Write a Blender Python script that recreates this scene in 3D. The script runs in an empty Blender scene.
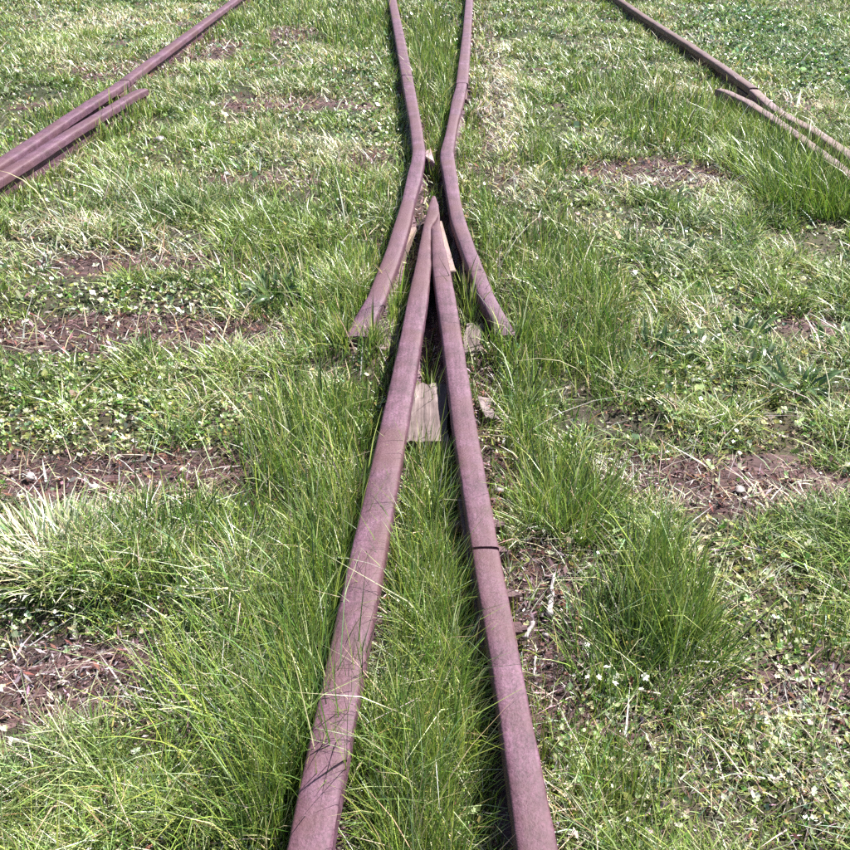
import bpy, bmesh, math, random
import numpy as np
from mathutils import Vector, Matrix

random.seed(7)
rng = np.random.default_rng(11)
R = math.radians
sc = bpy.context.scene
col = sc.collection

# ------------------------------------------------------------------ camera, sky, sun, exposure
RAIL_TOP = 0.115                       # top of the rail heads
FOOT = 0.033                           # underside of the rails: light 82 mm rail
GROUND = 0.05                          # turf level, well up the rails
CAM_H = 0.933
cam_data = bpy.data.cameras.new("camera")
cam = bpy.data.objects.new("camera", cam_data)
col.objects.link(cam)
cam.location = (0, 0, CAM_H)
cam.rotation_euler = (R(90 - 31.4), 0, 0)
cam_data.sensor_width = 36
cam_data.lens = 36 * 950 / 850
cam_data.clip_start = 0.02
cam_data.clip_end = 2000
sc.camera = cam

SUN_EL, SUN_AZ = R(50), R(48)          # azimuth clockwise from straight ahead
world = bpy.data.worlds.new("World")
sc.world = world
world.use_nodes = True
wn = world.node_tree
sky = wn.nodes.new("ShaderNodeTexSky")
sky.sky_type = 'NISHITA'
sky.sun_disc = False
sky.sun_elevation = SUN_EL
sky.sun_rotation = SUN_AZ
wn.links.new(sky.outputs[0], wn.nodes["Background"].inputs[0])
wn.nodes["Background"].inputs[1].default_value = 0.05
sun_data = bpy.data.lights.new("sun", 'SUN')
sun_data.energy = 5.0
sun_data.angle = R(0.5)
sun_data.color = (1.0, 0.955, 0.90)
sun = bpy.data.objects.new("sun", sun_data)
col.objects.link(sun)
sdir = Vector((math.sin(SUN_AZ) * math.cos(SUN_EL), math.cos(SUN_AZ) * math.cos(SUN_EL), math.sin(SUN_EL)))
sun.rotation_euler = sdir.to_track_quat('Z', 'Y').to_euler()
sun.location = sdir * 30
sc.view_settings.view_transform = 'Standard'
sc.view_settings.look = 'None'
sc.view_settings.exposure = 1.4
sc.view_settings.gamma = 1
sc.cycles.max_bounces = 6
sc.cycles.diffuse_bounces = 1
sc.cycles.transmission_bounces = 3
sc.cycles.use_denoising = False

# ------------------------------------------------------------------ helpers
def tag(o, label=None, cat=None, group=None, kind=None):
    if label: o["label"] = label
    if cat: o["category"] = cat
    if group: o["group"] = group
    if kind: o["kind"] = kind
    return o

def link(name, mesh, mat=None, parent=None):
    o = bpy.data.objects.new(name, mesh)
    col.objects.link(o)
    if mat is not None and not mesh.materials:
        mesh.materials.append(mat)
    if parent is not None:
        o.parent = parent
    return o

def empty(name, loc=(0, 0, 0), rz=0):
    o = bpy.data.objects.new(name, None)
    col.objects.link(o)
    o.location = loc
    o.rotation_euler = (0, 0, rz)
    return o

def mesh_from(name, verts, faces, smooth=True, color=None):
    me = bpy.data.meshes.new(name)
    me.from_pydata([tuple(map(float, v)) for v in verts], [], [tuple(map(int, f)) for f in faces])
    if smooth:
        me.polygons.foreach_set("use_smooth", [True] * len(me.polygons))
    if color is not None:
        set_color(me, color)
    me.update()
    return me

def set_color(me, color):
    a = me.attributes.new("tint", 'FLOAT_COLOR', 'POINT')
    c = np.ones((len(me.vertices), 4), np.float32)
    c[:, :3] = color
    a.data.foreach_set("color", c.ravel())

def fast_mesh(name, V, tris, color=None):
    """V (n,3), tris (m,3)"""
    me = bpy.data.meshes.new(name)
    n, m = len(V), len(tris)
    me.vertices.add(n)
    me.vertices.foreach_set("co", np.ascontiguousarray(V, np.float32).ravel())
    me.loops.add(m * 3)
    me.loops.foreach_set("vertex_index", np.ascontiguousarray(tris, np.int32).ravel())
    me.polygons.add(m)
    me.polygons.foreach_set("loop_start", np.arange(0, m * 3, 3, dtype=np.int32))
    me.polygons.foreach_set("use_smooth", np.ones(m, bool))
    if color is not None:
        set_color(me, color)
    me.update(calc_edges=True)
    return me

def _hash(ix, iy, seed):
    h = (ix.astype(np.int64) * 374761393 + iy.astype(np.int64) * 668265263 + seed * 1274126177) & 0xFFFFFFFF
    h = ((h ^ (h >> 13)) * 1103515245) & 0xFFFFFFFF
    h = (h ^ (h >> 16)) & 0xFFFFFFFF
    return h / 4294967295.0

def noise(x, y, scale, seed=0):
    x = np.asarray(x, float) / scale; y = np.asarray(y, float) / scale
    ix = np.floor(x); iy = np.floor(y)
    fx = x - ix; fy = y - iy
    fx = fx * fx * (3 - 2 * fx); fy = fy * fy * (3 - 2 * fy)
    a = _hash(ix, iy, seed); b = _hash(ix + 1, iy, seed)
    c = _hash(ix, iy + 1, seed); d = _hash(ix + 1, iy + 1, seed)
    return (a * (1 - fx) + b * fx) * (1 - fy) + (c * (1 - fx) + d * fx) * fy

def fbm(x, y, scale, seed=0, octv=3):
    s = 0; amp = 1; tot = 0
    for k in range(octv):
        s = s + amp * noise(x, y, scale / 2 ** k, seed + 17 * k); tot += amp; amp *= .5
    return s / tot

def smooth(a, b, x):
    t = np.clip((x - a) / (b - a), 0, 1)
    return t * t * (3 - 2 * t)

# ------------------------------------------------------------------ survey of the place (metres): where the turf is long, bare, dry, mossy or dark
TALL = [(-0.14,1.715,0.049,0.062,0.8),(0.169,1.724,0.041,0.062,0.8),(-0.067,1.938,0.018,0.16,0.9),(0.098,1.992,0.016,0.19,0.9),(-0.08,2.414,0.008,0.152,0.3),(-0.123,0.986,0.085,0.362,0.85),(-0.24,0.986,0.11,0.249,0.38),(-0.214,1.365,0.12,0.223,0.8),(-0.205,1.992,0.114,0.311,0.55),(-0.345,2.305,0.153,0.357,0.35),(-0.006,0.808,0.061,0.279,1.0),(0.0,1.219,0.039,0.162,0.9),(0.006,1.518,0.026,0.074,0.5),(0.337,2.049,0.14,0.481,0.65),(0.408,1.788,0.125,0.237,0.3),(0.186,1.43,0.044,0.239,0.5),(0.321,0.966,0.068,0.119,0.9),(0.296,0.957,0.048,0.078,0.6),(0.224,0.68,0.066,0.065,0.35),(0.514,0.91,0.065,0.055,0.3),(0.217,1.246,0.064,0.139,0.5),(0.024,4.819,0.106,1.623,0.9),(1.192,2.951,0.188,0.43,1),(0.999,3.503,0.291,0.357,0.6),(0.89,4.069,0.331,0.334,0.45),(-1.261,3.65,0.226,0.384,0.45),(0.372,3.06,0.097,0.226,0.5),(-0.225,2.8,0.12,0.293,0.4),(-0.252,0.706,0.067,0.081,0.3),(-0.739,6.045,0.473,0.763,0.4),(-0.364,5.689,0.168,1.038,0.5),(-0.714,2.705,0.35,0.147,0.35),(-0.168,0.748,0.046,0.161,0.8),(0.179,2.305,0.036,0.431,0.4)]
BARE = [(-0.647,1.821,0.318,0.087,1.6),(-0.681,2.216,0.248,0.066,0.85),(-0.602,1.298,0.165,0.065,1.5),(-0.421,1.298,0.149,0.065,1.6),(-0.452,0.84,0.118,0.066,1.6),(-0.308,0.86,0.075,0.048,0.6),(-0.318,0.795,0.048,0.05,0.7),(0.384,1.28,0.098,0.058,1.6),(0.539,1.252,0.209,0.056,2.2),(0.32,1.289,0.056,0.093,0.9),(0.392,0.824,0.122,0.039,1.15),(0.163,0.957,0.046,0.149,1.8),(0.744,2.983,0.285,0.129,1.4),(-0.582,3.926,0.241,0.173,0.7),(-0.505,2.869,0.184,0.101,0.6),(-0.196,3.106,0.072,0.162,0.9),(-1.379,4.492,0.271,0.264,0.7),(-1.158,4.947,0.173,0.421,0.8),(-0.732,5.493,0.141,0.253,0.9),(-0.985,5.081,0.101,0.22,0.8),(-0.053,0.91,0.018,0.095,1.4),(-0.067,0.777,0.019,0.109,1.5),(-0.081,0.667,0.017,0.081,1.4),(0.115,1.43,0.028,0.274,0.8),(0.189,1.992,0.02,0.282,0.8),(0.311,5.525,0.065,3.106,0.4),(0.229,3.575,0.052,0.924,0.45),(0.027,3.808,0.039,0.851,0.7),(0.832,1.836,0.085,0.088,0.5),(-0.01,3.005,0.025,0.929,1.2),(0.02,1.697,0.02,0.356,0.6),(-0.007,0.91,0.026,0.346,0.15)]
PALE = [(-0.956,2.377,0.183,0.163,0.8),(-0.708,2.326,0.154,0.114,0.5),(-0.492,1.201,0.063,0.042,0.9),(-0.532,1.083,0.066,0.08,0.7),(0.322,1.298,0.056,0.053,0.9),(0.498,1.219,0.142,0.024,0.8),(1.236,4.125,0.335,0.304,0.9),(1.423,5.221,0.311,0.464,0.45),(0.207,0.777,0.059,0.06,0.5),(0.157,0.667,0.054,0.076,0.8),(0.434,0.733,0.057,0.099,0.7),(0.421,1.049,0.086,0.088,0.35),(-1.923,6.045,0.473,0.454,0.7),(-1.37,6.239,0.365,0.4,0.6),(0.57,2.414,0.186,0.121,0.4),(0.492,2.78,0.179,0.096,0.5),(0.295,4.363,0.097,1.603,0.9),(-0.424,3.238,0.305,0.174,0.5),(0.713,2.839,0.273,0.079,0.7),(-0.61,1.764,0.29,0.032,0.4),(-0.457,4.819,0.289,0.3,0.5),(-0.262,0.755,0.07,0.026,0.5),(1.34,3.238,0.136,0.199,0.3),(1.504,3.926,0.16,0.139,0.7),(0.795,2.8,0.24,0.116,0.5),(-1.199,3.118,0.131,0.233,0.4)]
CLOV = [(1.944,5.081,0.454,1.297,1.0),(0.434,0.748,0.092,0.131,0.9),(0.198,0.72,0.068,0.111,0.9),(0.398,1.072,0.145,0.09,0.5),(-0.643,1.536,0.224,0.189,0.5),(-0.398,1.43,0.141,0.101,0.4),(0.447,0.947,0.107,0.077,0.5),(-0.469,0.892,0.077,0.036,0.4),(0.202,0.824,0.037,0.048,0.8),(0.639,2.049,0.279,0.356,0.35),(-0.625,1.992,0.227,0.14,0.4),(0.55,1.536,0.149,0.189,0.4),(-0.183,3.978,0.162,1.126,0.2)]
DARK = [(0.753,1.697,0.121,0.219,0.5),(0.668,2.377,0.157,0.454,0.4),(-0.704,2.66,0.374,0.143,0.8),(0.28,0.91,0.052,0.073,0.4),(-0.127,0.947,0.08,0.299,0.35),(0.353,2.171,0.122,0.39,0.4),(1.95,4.819,0.289,1.318,0.6),(-0.413,0.72,0.079,0.055,0.4),(0.587,1.836,0.171,0.147,0.4)]

def field(L, x, y, seed, rag=.35):
    f = np.zeros_like(x)
    wob = fbm(x, y, .16, seed, 3) - .5
    for cx, cy, rx, ry, a in L:
        d = ((x - cx) / rx) ** 2 + ((y - cy) / ry) ** 2
        d = np.sqrt(d) + wob * 1.6 * rag
        f = np.maximum(f, a * smooth(1.35, .55, d))
    return f

# ------------------------------------------------------------------ rails: left and right edge of the head along each rail
def ext_edges(L, near=None, far=None):
    L = [tuple(p) for p in L]
    L.sort(key=lambda p: p[1])
    if near is not None:
        a, b = L[0], L[2]
        t = (near - a[1]) / (b[1] - a[1])
        L.insert(0, tuple(a[i] + (b[i] - a[i]) * t for i in range(4)))
    if far is not None:
        a, b = L[-1], L[0]
        t = (far - b[1]) / (a[1] - b[1])
        L.append(tuple(b[i] + (a[i] - b[i]) * t for i in range(4)))
    return L

def from_centre(L, half, near=None, far=None):
    pts = sorted([tuple(p) for p in L], key=lambda p: p[1])
    if near is not None:
        a, b = pts[0], pts[-1]
        t = (near - a[1]) / (b[1] - a[1]); pts.insert(0, (a[0] + (b[0] - a[0]) * t, near))
    if far is not None:
        a, b = pts[-1], pts[0]
        t = (far - b[1]) / (a[1] - b[1]); pts.append((b[0] + (a[0] - b[0]) * t, far))
    return [(x - half, y, x + half, y) for x, y in pts]

WLZ = [(1.7288,0.027),(1.7707,0.0247),(1.8072,0.0191),(1.8708,0.0066),(2.1417,0.0),(2.346,0.0),(2.5148,0.0),(2.7341,0.0),(2.8881,0.0),(3.0107,0.0),(3.2058,0.0),(3.381,0.0),(3.6855,0.0),(4.1406,0.0)]                      # how far the wing rail ends dip towards the turf
WRZ = [(1.7272,0.024),(1.7689,0.0216),(1.8692,0.0058),(2.1417,0.0),(2.346,0.0),(2.5148,0.0),(2.7341,0.0),(2.9098,0.0),(2.9992,0.0),(3.1803,0.0),(3.381,0.0),(3.6855,0.0),(3.9846,0.0)]
E = {}
E['left_leg'] = ext_edges([(0.0191,2.5406,0.0287,2.5406),(0.0093,2.4728,0.0369,2.4728),(0.0034,2.4001,0.0378,2.4001),(-0.0015,2.346,0.0271,2.346),(-0.0055,2.2938,0.0153,2.2938),(-0.0218,2.0532,0.0142,2.0532),(-0.0371,1.8611,0.0064,1.8611),(-0.0474,1.7005,-0.004,1.7005),(-0.0762,1.3244,-0.0303,1.3244),(-0.1044,0.9803,-0.0552,0.9803),(-0.1216,0.7368,-0.0761,0.7368),(-0.1338,0.5621,-0.0896,0.5621)], near=-1.5)
E['right_leg'] = ext_edges([p for p in [(0.0363,2.408,0.0381,2.408),(0.0276,2.346,0.0383,2.346),(0.0158,2.2938,0.0402,2.2938),(0.016,2.2019,0.0456,2.2019),(0.0161,2.0532,0.0562,2.0532),(0.0238,1.8611,0.0657,1.8611),(0.0316,1.7005,0.0721,1.7005),(0.0459,1.3244,0.0868,1.3244),(0.0609,1.0581,0.1,1.0581),(0.0651,0.9803,0.1037,0.9803),(0.0811,0.7368,0.1177,0.7368),(0.0877,0.5621,0.1287,0.5621)]])
E['wing_left'] = ext_edges([(-0.1644,1.7288,-0.1129,1.7288),(-0.1571,1.7707,-0.1078,1.7707),(-0.1479,1.8072,-0.1021,1.8072),(-0.1263,1.8708,-0.0843,1.8708),(-0.0935,2.1417,-0.0534,2.1417),(-0.0767,2.346,-0.0358,2.346),(-0.0628,2.5148,-0.0265,2.5148),(-0.0529,2.7341,-0.0087,2.7341),(-0.0426,2.8881,-0.0009,2.8881),(-0.0397,3.0107,0.0013,3.0107),(-0.0473,3.2058,-0.006,3.2058),(-0.0547,3.381,-0.0139,3.381),(-0.0733,3.6855,-0.0282,3.6855),(-0.098,4.1406,-0.0513,4.1406)])
E['wing_right'] = ext_edges([(0.152,1.7272,0.1893,1.7272),(0.1425,1.7689,0.1783,1.7689),(0.1172,1.8692,0.1524,1.8692),(0.0866,2.1417,0.1222,2.1417),(0.0665,2.346,0.1048,2.346),(0.0607,2.5148,0.097,2.5148),(0.0535,2.7341,0.0947,2.7341),(0.0459,2.9098,0.0913,2.9098),(0.0481,2.9992,0.0899,2.9992),(0.0651,3.1803,0.1018,3.1803),(0.0802,3.381,0.1157,3.381),(0.0996,3.6855,0.1466,3.6855),(0.1269,3.9846,0.1692,3.9846)])
E['far_left'] = ext_edges([(-0.0995,4.1528,-0.0518,4.1528),(-0.1566,5.1779,-0.1071,5.1779),(-0.2258,6.3875,-0.1763,6.3875)], far=20)
E['far_right'] = ext_edges([(0.1243,3.994,0.1744,3.994),(0.1908,5.1779,0.2362,5.1779),(0.2506,6.3875,0.297,6.3875)], far=20)
E['stock_left'] = from_centre([(-1.1849,6.3875),(-1.2146,4.9739),(-1.2287,4.0515)], .023, far=20)
E['stock_left_near'] = from_centre([(-1.2286,4.0438),(-1.2629,3.4603),(-1.2856,2.9992)], .023, near=-1.5)
E['guard_left'] = from_centre([(-1.1104,3.8833),(-1.1282,3.8159),(-1.1909,3.2448),(-1.2347,2.7341)], .021, near=1.2)
E['stock_right'] = from_centre([(1.2161,6.4776),(1.2378,5.7063),(1.2786,4.8504),(1.2956,4.2756),(1.3008,3.9013)], .019, far=20)
E['stock_right_near'] = from_centre([(1.3007,3.8941),(1.3081,3.6368),(1.3187,3.353),(1.3191,3.0814),(1.3208,2.9595)], .020, near=-1.5)
E['guard_right'] = from_centre([(1.1616,3.8833),(1.1825,3.8299),(1.2121,3.6773),(1.2294,3.3881),(1.2382,3.1179),(1.2414,2.9207),(1.2422,2.7538)], .019, near=1.1)

# the right leg is cut by a rail joint
JY = 1.0193
rl = E['right_leg']
def cut_at(L, y):
    for a, b in zip(L, L[1:]):
        if a[1] <= y <= b[1]:
            t = (y - a[1]) / (b[1] - a[1])
            return tuple(a[i] + (b[i] - a[i]) * t for i in range(4))
c_lo, c_hi = cut_at(rl, JY - .0025), cut_at(rl, JY + .0025)
E['right_leg_near'] = ext_edges([p for p in rl if p[1] < JY - .02] + [c_lo], near=-1.5)
E['right_leg'] = [c_hi] + [p for p in rl if p[1] > JY + .02]

RAIL_SEGS = []
for L in E.values():
    for a, b in zip(L, L[1:]):
        RAIL_SEGS.append(((a[0] + a[2]) / 2, a[1], (b[0] + b[2]) / 2, b[1]))
for a, b in zip(E['guard_left'], E['guard_left'][1:]):      # nothing grows in the flangeway of the left guard rail
    RAIL_SEGS.append(((a[0] + a[2]) / 2 - .05, a[1], (b[0] + b[2]) / 2 - .05, b[1]))
def rail_dist(x, y):
    d = np.full(x.shape, 9.)
    for x0, y0, x1, y1 in RAIL_SEGS:
        vx, vy = x1 - x0, y1 - y0
        t = np.clip(((x - x0) * vx + (y - y0) * vy) / (vx * vx + vy * vy), 0, 1)
        d = np.minimum(d, np.hypot(x - x0 - t * vx, y - y0 - t * vy))
    return d

SLEEPERS = [0.824,1.28,1.826,2.223,2.983,3.909,4.674,5.309,5.97,6.663]

ENDS = [(-0.142,1.755),(0.171,1.76),(-0.162,1.769),(0.187,1.774),(-0.123,1.751)]
def ground_z(x, y):
    z = (fbm(x, y, .5, 3, 4) - .5) * .045 + (noise(x, y, .05, 5) - .5) * .008
    mid = np.exp(-(x / .16) ** 2) * smooth(3.0, 2.2, y)
    z = z * (1 - .7 * mid) - .010 * mid
    far = np.hypot(x, y - 4)
    z = z - .02 * smooth(2.2, 3.5, np.abs(x)) * 0 + smooth(12, 60, far) * (fbm(x, y, 25, 8, 2) - .5) * .5
    for sy in SLEEPERS:
        m = smooth(.17, .09, np.abs(y - sy)) * smooth(2.3, 2.1, np.abs(x))
        z = z * (1 - .75 * m) - .006 * m
    for ex, ey in ENDS[:2]:                                    # turf heaped against the wing rail ends
        z = z + .020 * np.exp(-((x - ex) / .07) ** 2 - ((y - ey + .05) / .055) ** 2)
    return z + GROUND

# ------------------------------------------------------------------ materials
def new_mat(name):
    m = bpy.data.materials.new(name)
    m.use_nodes = True
    nt = m.node_tree
    return m, nt, nt.nodes["Principled BSDF"], nt.nodes["Material Output"]

def nd(nt, typ, **kw):
    n = nt.nodes.new(typ)
    for k, v in kw.items():
        setattr(n, k, v)
    return n

def ramp(nt, fac, stops):
    r = nd(nt, "ShaderNodeValToRGB")
    els = r.color_ramp.elements
    while len(els) < len(stops): els.new(.5)
    for e, (p, c) in zip(els, stops):
        e.position = p; e.color = (*c, 1) if len(c) == 3 else c
    nt.links.new(fac, r.inputs[0])
    return r

def tex(nt, vec, scale, detail=6, rough=.6, dist=0.):
    n = nd(nt, "ShaderNodeTexNoise")
    n.inputs["Scale"].default_value = scale
    n.inputs["Detail"].default_value = detail
    n.inputs["Roughness"].default_value = rough
    n.inputs["Distortion"].default_value = dist
    nt.links.new(vec, n.inputs["Vector"])
    return n

def objcoord(nt, sx=1, sy=1, sz=1):
    g = nd(nt, "ShaderNodeTexCoord")
    mp = nd(nt, "ShaderNodeMapping")
    mp.inputs["Scale"].default_value = (sx, sy, sz)
    nt.links.new(g.outputs["Object"], mp.inputs["Vector"])
    return mp.outputs[0]

def mixc(nt, fac, a, b, mode='MIX'):
    n = nd(nt, "ShaderNodeMix", data_type='RGBA', blend_type=mode)
    for s, v in ((0, fac), (6, a), (7, b)):
        if isinstance(v, (int, float)): n.inputs[s].default_value = v
        elif isinstance(v, tuple): n.inputs[s].default_value = (*v, 1)
        else: nt.links.new(v, n.inputs[s])
    return n.outputs[2]

def rust(name, dark, mid, light, spots, moss=0.):
    m, nt, b, out = new_mat(name)
    v = objcoord(nt)
    big = tex(nt, v, 16, 10, .7, .5)
    fine = tex(nt, v, 260, 5, .7)
    streak = tex(nt, objcoord(nt, 60, 5, 60), 4, 6, .6)
    c1 = ramp(nt, big.outputs[0], [(.3, dark), (.5, mid), (.72, light)])
    c2 = ramp(nt, fine.outputs[0], [(.32, (.42, .38, .38)), (.5, (1, 1, 1)), (.68, (1.5, 1.45, 1.5))])
    c = mixc(nt, .75, c1.outputs[0], c2.outputs[0], 'MULTIPLY')
    c3 = ramp(nt, streak.outputs[0], [(.35, (.6, .57, .57)), (.6, (1.12, 1.12, 1.12))])
    c = mixc(nt, .7, c, c3.outputs[0], 'MULTIPLY')
    br = tex(nt, v, 5, 6, .65, .2)
    bf = ramp(nt, br.outputs[0], [(.44, (0, 0, 0)), (.6, (.75, .75, .75))])
    c = mixc(nt, bf.outputs[0], c, (mid[0] * .88, mid[1] * .85, mid[2] * .6))
    sp = tex(nt, v, 70, 3, .8, .3)
    sf = ramp(nt, sp.outputs[0], [(.62, (0, 0, 0)), (.72, (1, 1, 1))])
    c = mixc(nt, sf.outputs[0], c, spots)
    if moss:
        mo = tex(nt, v, 22, 7, .75)
        mf = ramp(nt, mo.outputs[0], [(.62 - moss * .2, (0, 0, 0)), (.7 - moss * .2, (1, 1, 1))])
        c = mixc(nt, mf.outputs[0], c, (.10, .09, .035))
    nt.links.new(c, b.inputs["Base Color"])
    b.inputs["Roughness"].default_value = .62
    b.inputs["Specular IOR Level"].default_value = .45
    bp = nd(nt, "ShaderNodeBump")
    bp.inputs["Strength"].default_value = .5
    bp.inputs["Distance"].default_value = .0022
    ad = nd(nt, "ShaderNodeMath", operation='ADD')
    nt.links.new(fine.outputs[0], ad.inputs[0]); nt.links.new(sp.outputs[0], ad.inputs[1])
    nt.links.new(ad.outputs[0], bp.inputs["Height"])
    nt.links.new(bp.outputs[0], b.inputs["Normal"])
    return m

M = {}
M['rail'] = rust("rust_rail", (.055, .024, .033), (.118, .053, .082), (.190, .098, .150), (.10, .045, .06))
M['rail_left'] = rust("rust_rail_smooth", (.060, .028, .042), (.122, .057, .091), (.185, .097, .152), (.12, .055, .075))
M['rail_pale'] = rust("rust_rail_weathered", (.09, .05, .057), (.19, .118, .135), (.34, .25, .28), (.10, .06, .06), moss=.35)
M['rail_end'] = rust("rust_dark_weathered", (.06, .03, .035), (.12, .065, .075), (.22, .14, .165), (.05, .025, .03), moss=.15)
M['plate'] = rust("rust_plate", (.20, .13, .15), (.33, .24, .25), (.50, .42, .42), (.12, .07, .07))
M['bolt'] = rust("rust_bolt", (.07, .035, .04), (.12, .06, .07), (.2, .11, .12), (.04, .02, .02))

def wood(name, dark, mid, light, axis='x'):
    m, nt, b, out = new_mat(name)
    s = (4, 90, 90) if axis == 'x' else (90, 4, 90)
    v = objcoord(nt, *s)
    g = tex(nt, v, 1, 8, .65, .6)
    blot = tex(nt, objcoord(nt), 14, 6, .65)
    c1 = ramp(nt, g.outputs[0], [(.3, dark), (.5, mid), (.7, light)])
    c2 = ramp(nt, blot.outputs[0], [(.35, (.5, .44, .44)), (.6, (1.1, 1.1, 1.1))])
    c = mixc(nt, .8, c1.outputs[0], c2.outputs[0], 'MULTIPLY')
    nt.links.new(c, b.inputs["Base Color"])
    b.inputs["Roughness"].default_value = .85
    bp = nd(nt, "ShaderNodeBump")
    bp.inputs["Strength"].default_value = .9
    bp.inputs["Distance"].default_value = .004
    nt.links.new(g.outputs[0], bp.inputs["Height"])
    nt.links.new(bp.outputs[0], b.inputs["Normal"])
    return m
M['sleeper'] = wood("rotten_sleeper_wood", (.030, .014, .015), (.075, .035, .036), (.19, .11, .115))
M['block'] = wood("split_wood", (.06, .04, .04), (.17, .125, .122), (.32, .262, .255), 'y')
M['grey_wood'] = wood("bleached_wood", (.10, .07, .075), (.24, .185, .19), (.40, .34, .34))

def soil_mat():
    m, nt, b, out = new_mat("soil_and_turf_floor")
    v = objcoord(nt)
    n1 = tex(nt, v, 8, 10, .65)
    n2 = tex(nt, v, 120, 6, .75)
    n3 = tex(nt, v, 2.2, 8, .6)
    c1 = ramp(nt, n1.outputs[0], [(.3, (.028, .015, .016)), (.52, (.07, .038, .040)), (.72, (.15, .095, .098))])
    c2 = ramp(nt, n2.outputs[0], [(.3, (.4, .38, .4)), (.55, (1, 1, 1)), (.75, (1.9, 1.8, 1.8))])
    c = mixc(nt, .9, c1.outputs[0], c2.outputs[0], 'MULTIPLY')
    g1 = ramp(nt, n3.outputs[0], [(.3, (.02, .028, .010)), (.5, (.045, .055, .018)), (.7, (.11, .10, .045))])
    g = mixc(nt, .8, g1.outputs[0], c2.outputs[0], 'MULTIPLY')
    at_ = nd(nt, "ShaderNodeAttribute", attribute_name="tint")
    sep = nd(nt, "ShaderNodeSeparateColor")
    nt.links.new(at_.outputs["Color"], sep.inputs[0])
    c = mixc(nt, sep.outputs[0], c, g)
    n4 = tex(nt, v, 5, 9, .75)
    far = ramp(nt, n4.outputs[0], [(.3, (.06, .10, .025)), (.5, (.17, .23, .065)), (.68, (.36, .38, .19))])
    c = mixc(nt, sep.outputs[1], c, far.outputs[0])
    nt.links.new(c, b.inputs["Base Color"])
    b.inputs["Roughness"].default_value = .95
    bp = nd(nt, "ShaderNodeBump")
    bp.inputs["Strength"].default_value = .8
    bp.inputs["Distance"].default_value = .006
    nt.links.new(n2.outputs[0], bp.inputs["Height"])
    nt.links.new(bp.outputs[0], b.inputs["Normal"])
    return m
M['soil'] = soil_mat()

def leafy(name, rough=.38, trans=.38, spec=.5):
    m, nt, b, out = new_mat(name)
    a = nd(nt, "ShaderNodeAttribute", attribute_name="tint")
    nt.links.new(a.outputs["Color"], b.inputs["Base Color"])
    b.inputs["Roughness"].default_value = rough
    b.inputs["Specular IOR Level"].default_value = spec
    tr = nd(nt, "ShaderNodeBsdfTranslucent")
    bright = mixc(nt, 1.0, a.outputs["Color"], (1.2, 1.35, .8), 'MULTIPLY')
    nt.links.new(bright, tr.inputs["Color"])
    mx = nd(nt, "ShaderNodeMixShader")
    mx.inputs[0].default_value = trans
    nt.links.new(b.outputs[0], mx.inputs[1]); nt.links.new(tr.outputs[0], mx.inputs[2])
    nt.links.new(mx.outputs[0], out.inputs[0])
    return m
M['grass'] = leafy("grass_blade", .38, .15, .55)
M['dry'] = leafy("dry_straw", .55, .30, .4)
M['leaf'] = leafy("broad_leaf", .24, .25, .7)
M['litter'] = leafy("dead_plant_litter", .7, .08, .3)
M['petal'] = leafy("white_petal", .6, .35, .3)

def stone_mat():
    m, nt, b, out = new_mat("pale_stone")
    n = tex(nt, objcoord(nt), 60, 6, .7)
    c = ramp(nt, n.outputs[0], [(.3, (.22, .18, .19)), (.6, (.50, .46, .46))])
    nt.links.new(c.outputs[0], b.inputs["Base Color"])
    b.inputs["Roughness"].default_value = .8
    return m
M['stone'] = stone_mat()

# ------------------------------------------------------------------ ground: one sheet to the horizon
def axis_pts(lo, hi, fine, far):
    a = list(np.arange(lo, hi + 1e-6, fine))
    s, v = fine, hi
    up = []
    while v < far: s *= 1.35; v += s; up.append(v)
    s, v = fine, lo
    dn = []
    while v > -far: s *= 1.35; v -= s; dn.append(v)
    return np.array(dn[::-1] + a + up)
gx = axis_pts(-3.4, 3.4, .03, 600)
gy = axis_pts(.2, 7.4, .03, 600)
X, Y = np.meshgrid(gx, gy)
Z = ground_z(X, Y)
nx, ny = len(gx), len(gy)
idx = np.arange(nx * ny).reshape(ny, nx)
q = np.stack([idx[:-1, :-1], idx[:-1, 1:], idx[1:, 1:], idx[1:, :-1]], -1).reshape(-1, 4)
tris = np.concatenate([q[:, [0, 1, 2]], q[:, [0, 2, 3]]])
xf, yf = X.ravel(), Y.ravel()
bareG = field(BARE, xf, yf, 31, .3)
green = np.clip(1 - bareG * 1.3, 0, 1) * (1 - .75 * smooth(.14, .05, rail_dist(xf, yf)))
green = np.clip(green * (.55 + .45 * smooth(1.0, 4.5, yf)), 0, 1)
gm = fast_mesh("ground", np.stack([xf, yf, Z.ravel()], 1), tris, np.stack([green, smooth(7.6, 10.5, yf) + smooth(4.6, 6.5, np.abs(xf)) * (yf <= 7.6), green], 1))
ground = link("ground", gm, M['soil'])
tag(ground, "uneven mauve brown soil and turf floor under the tracks", kind="structure")

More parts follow.
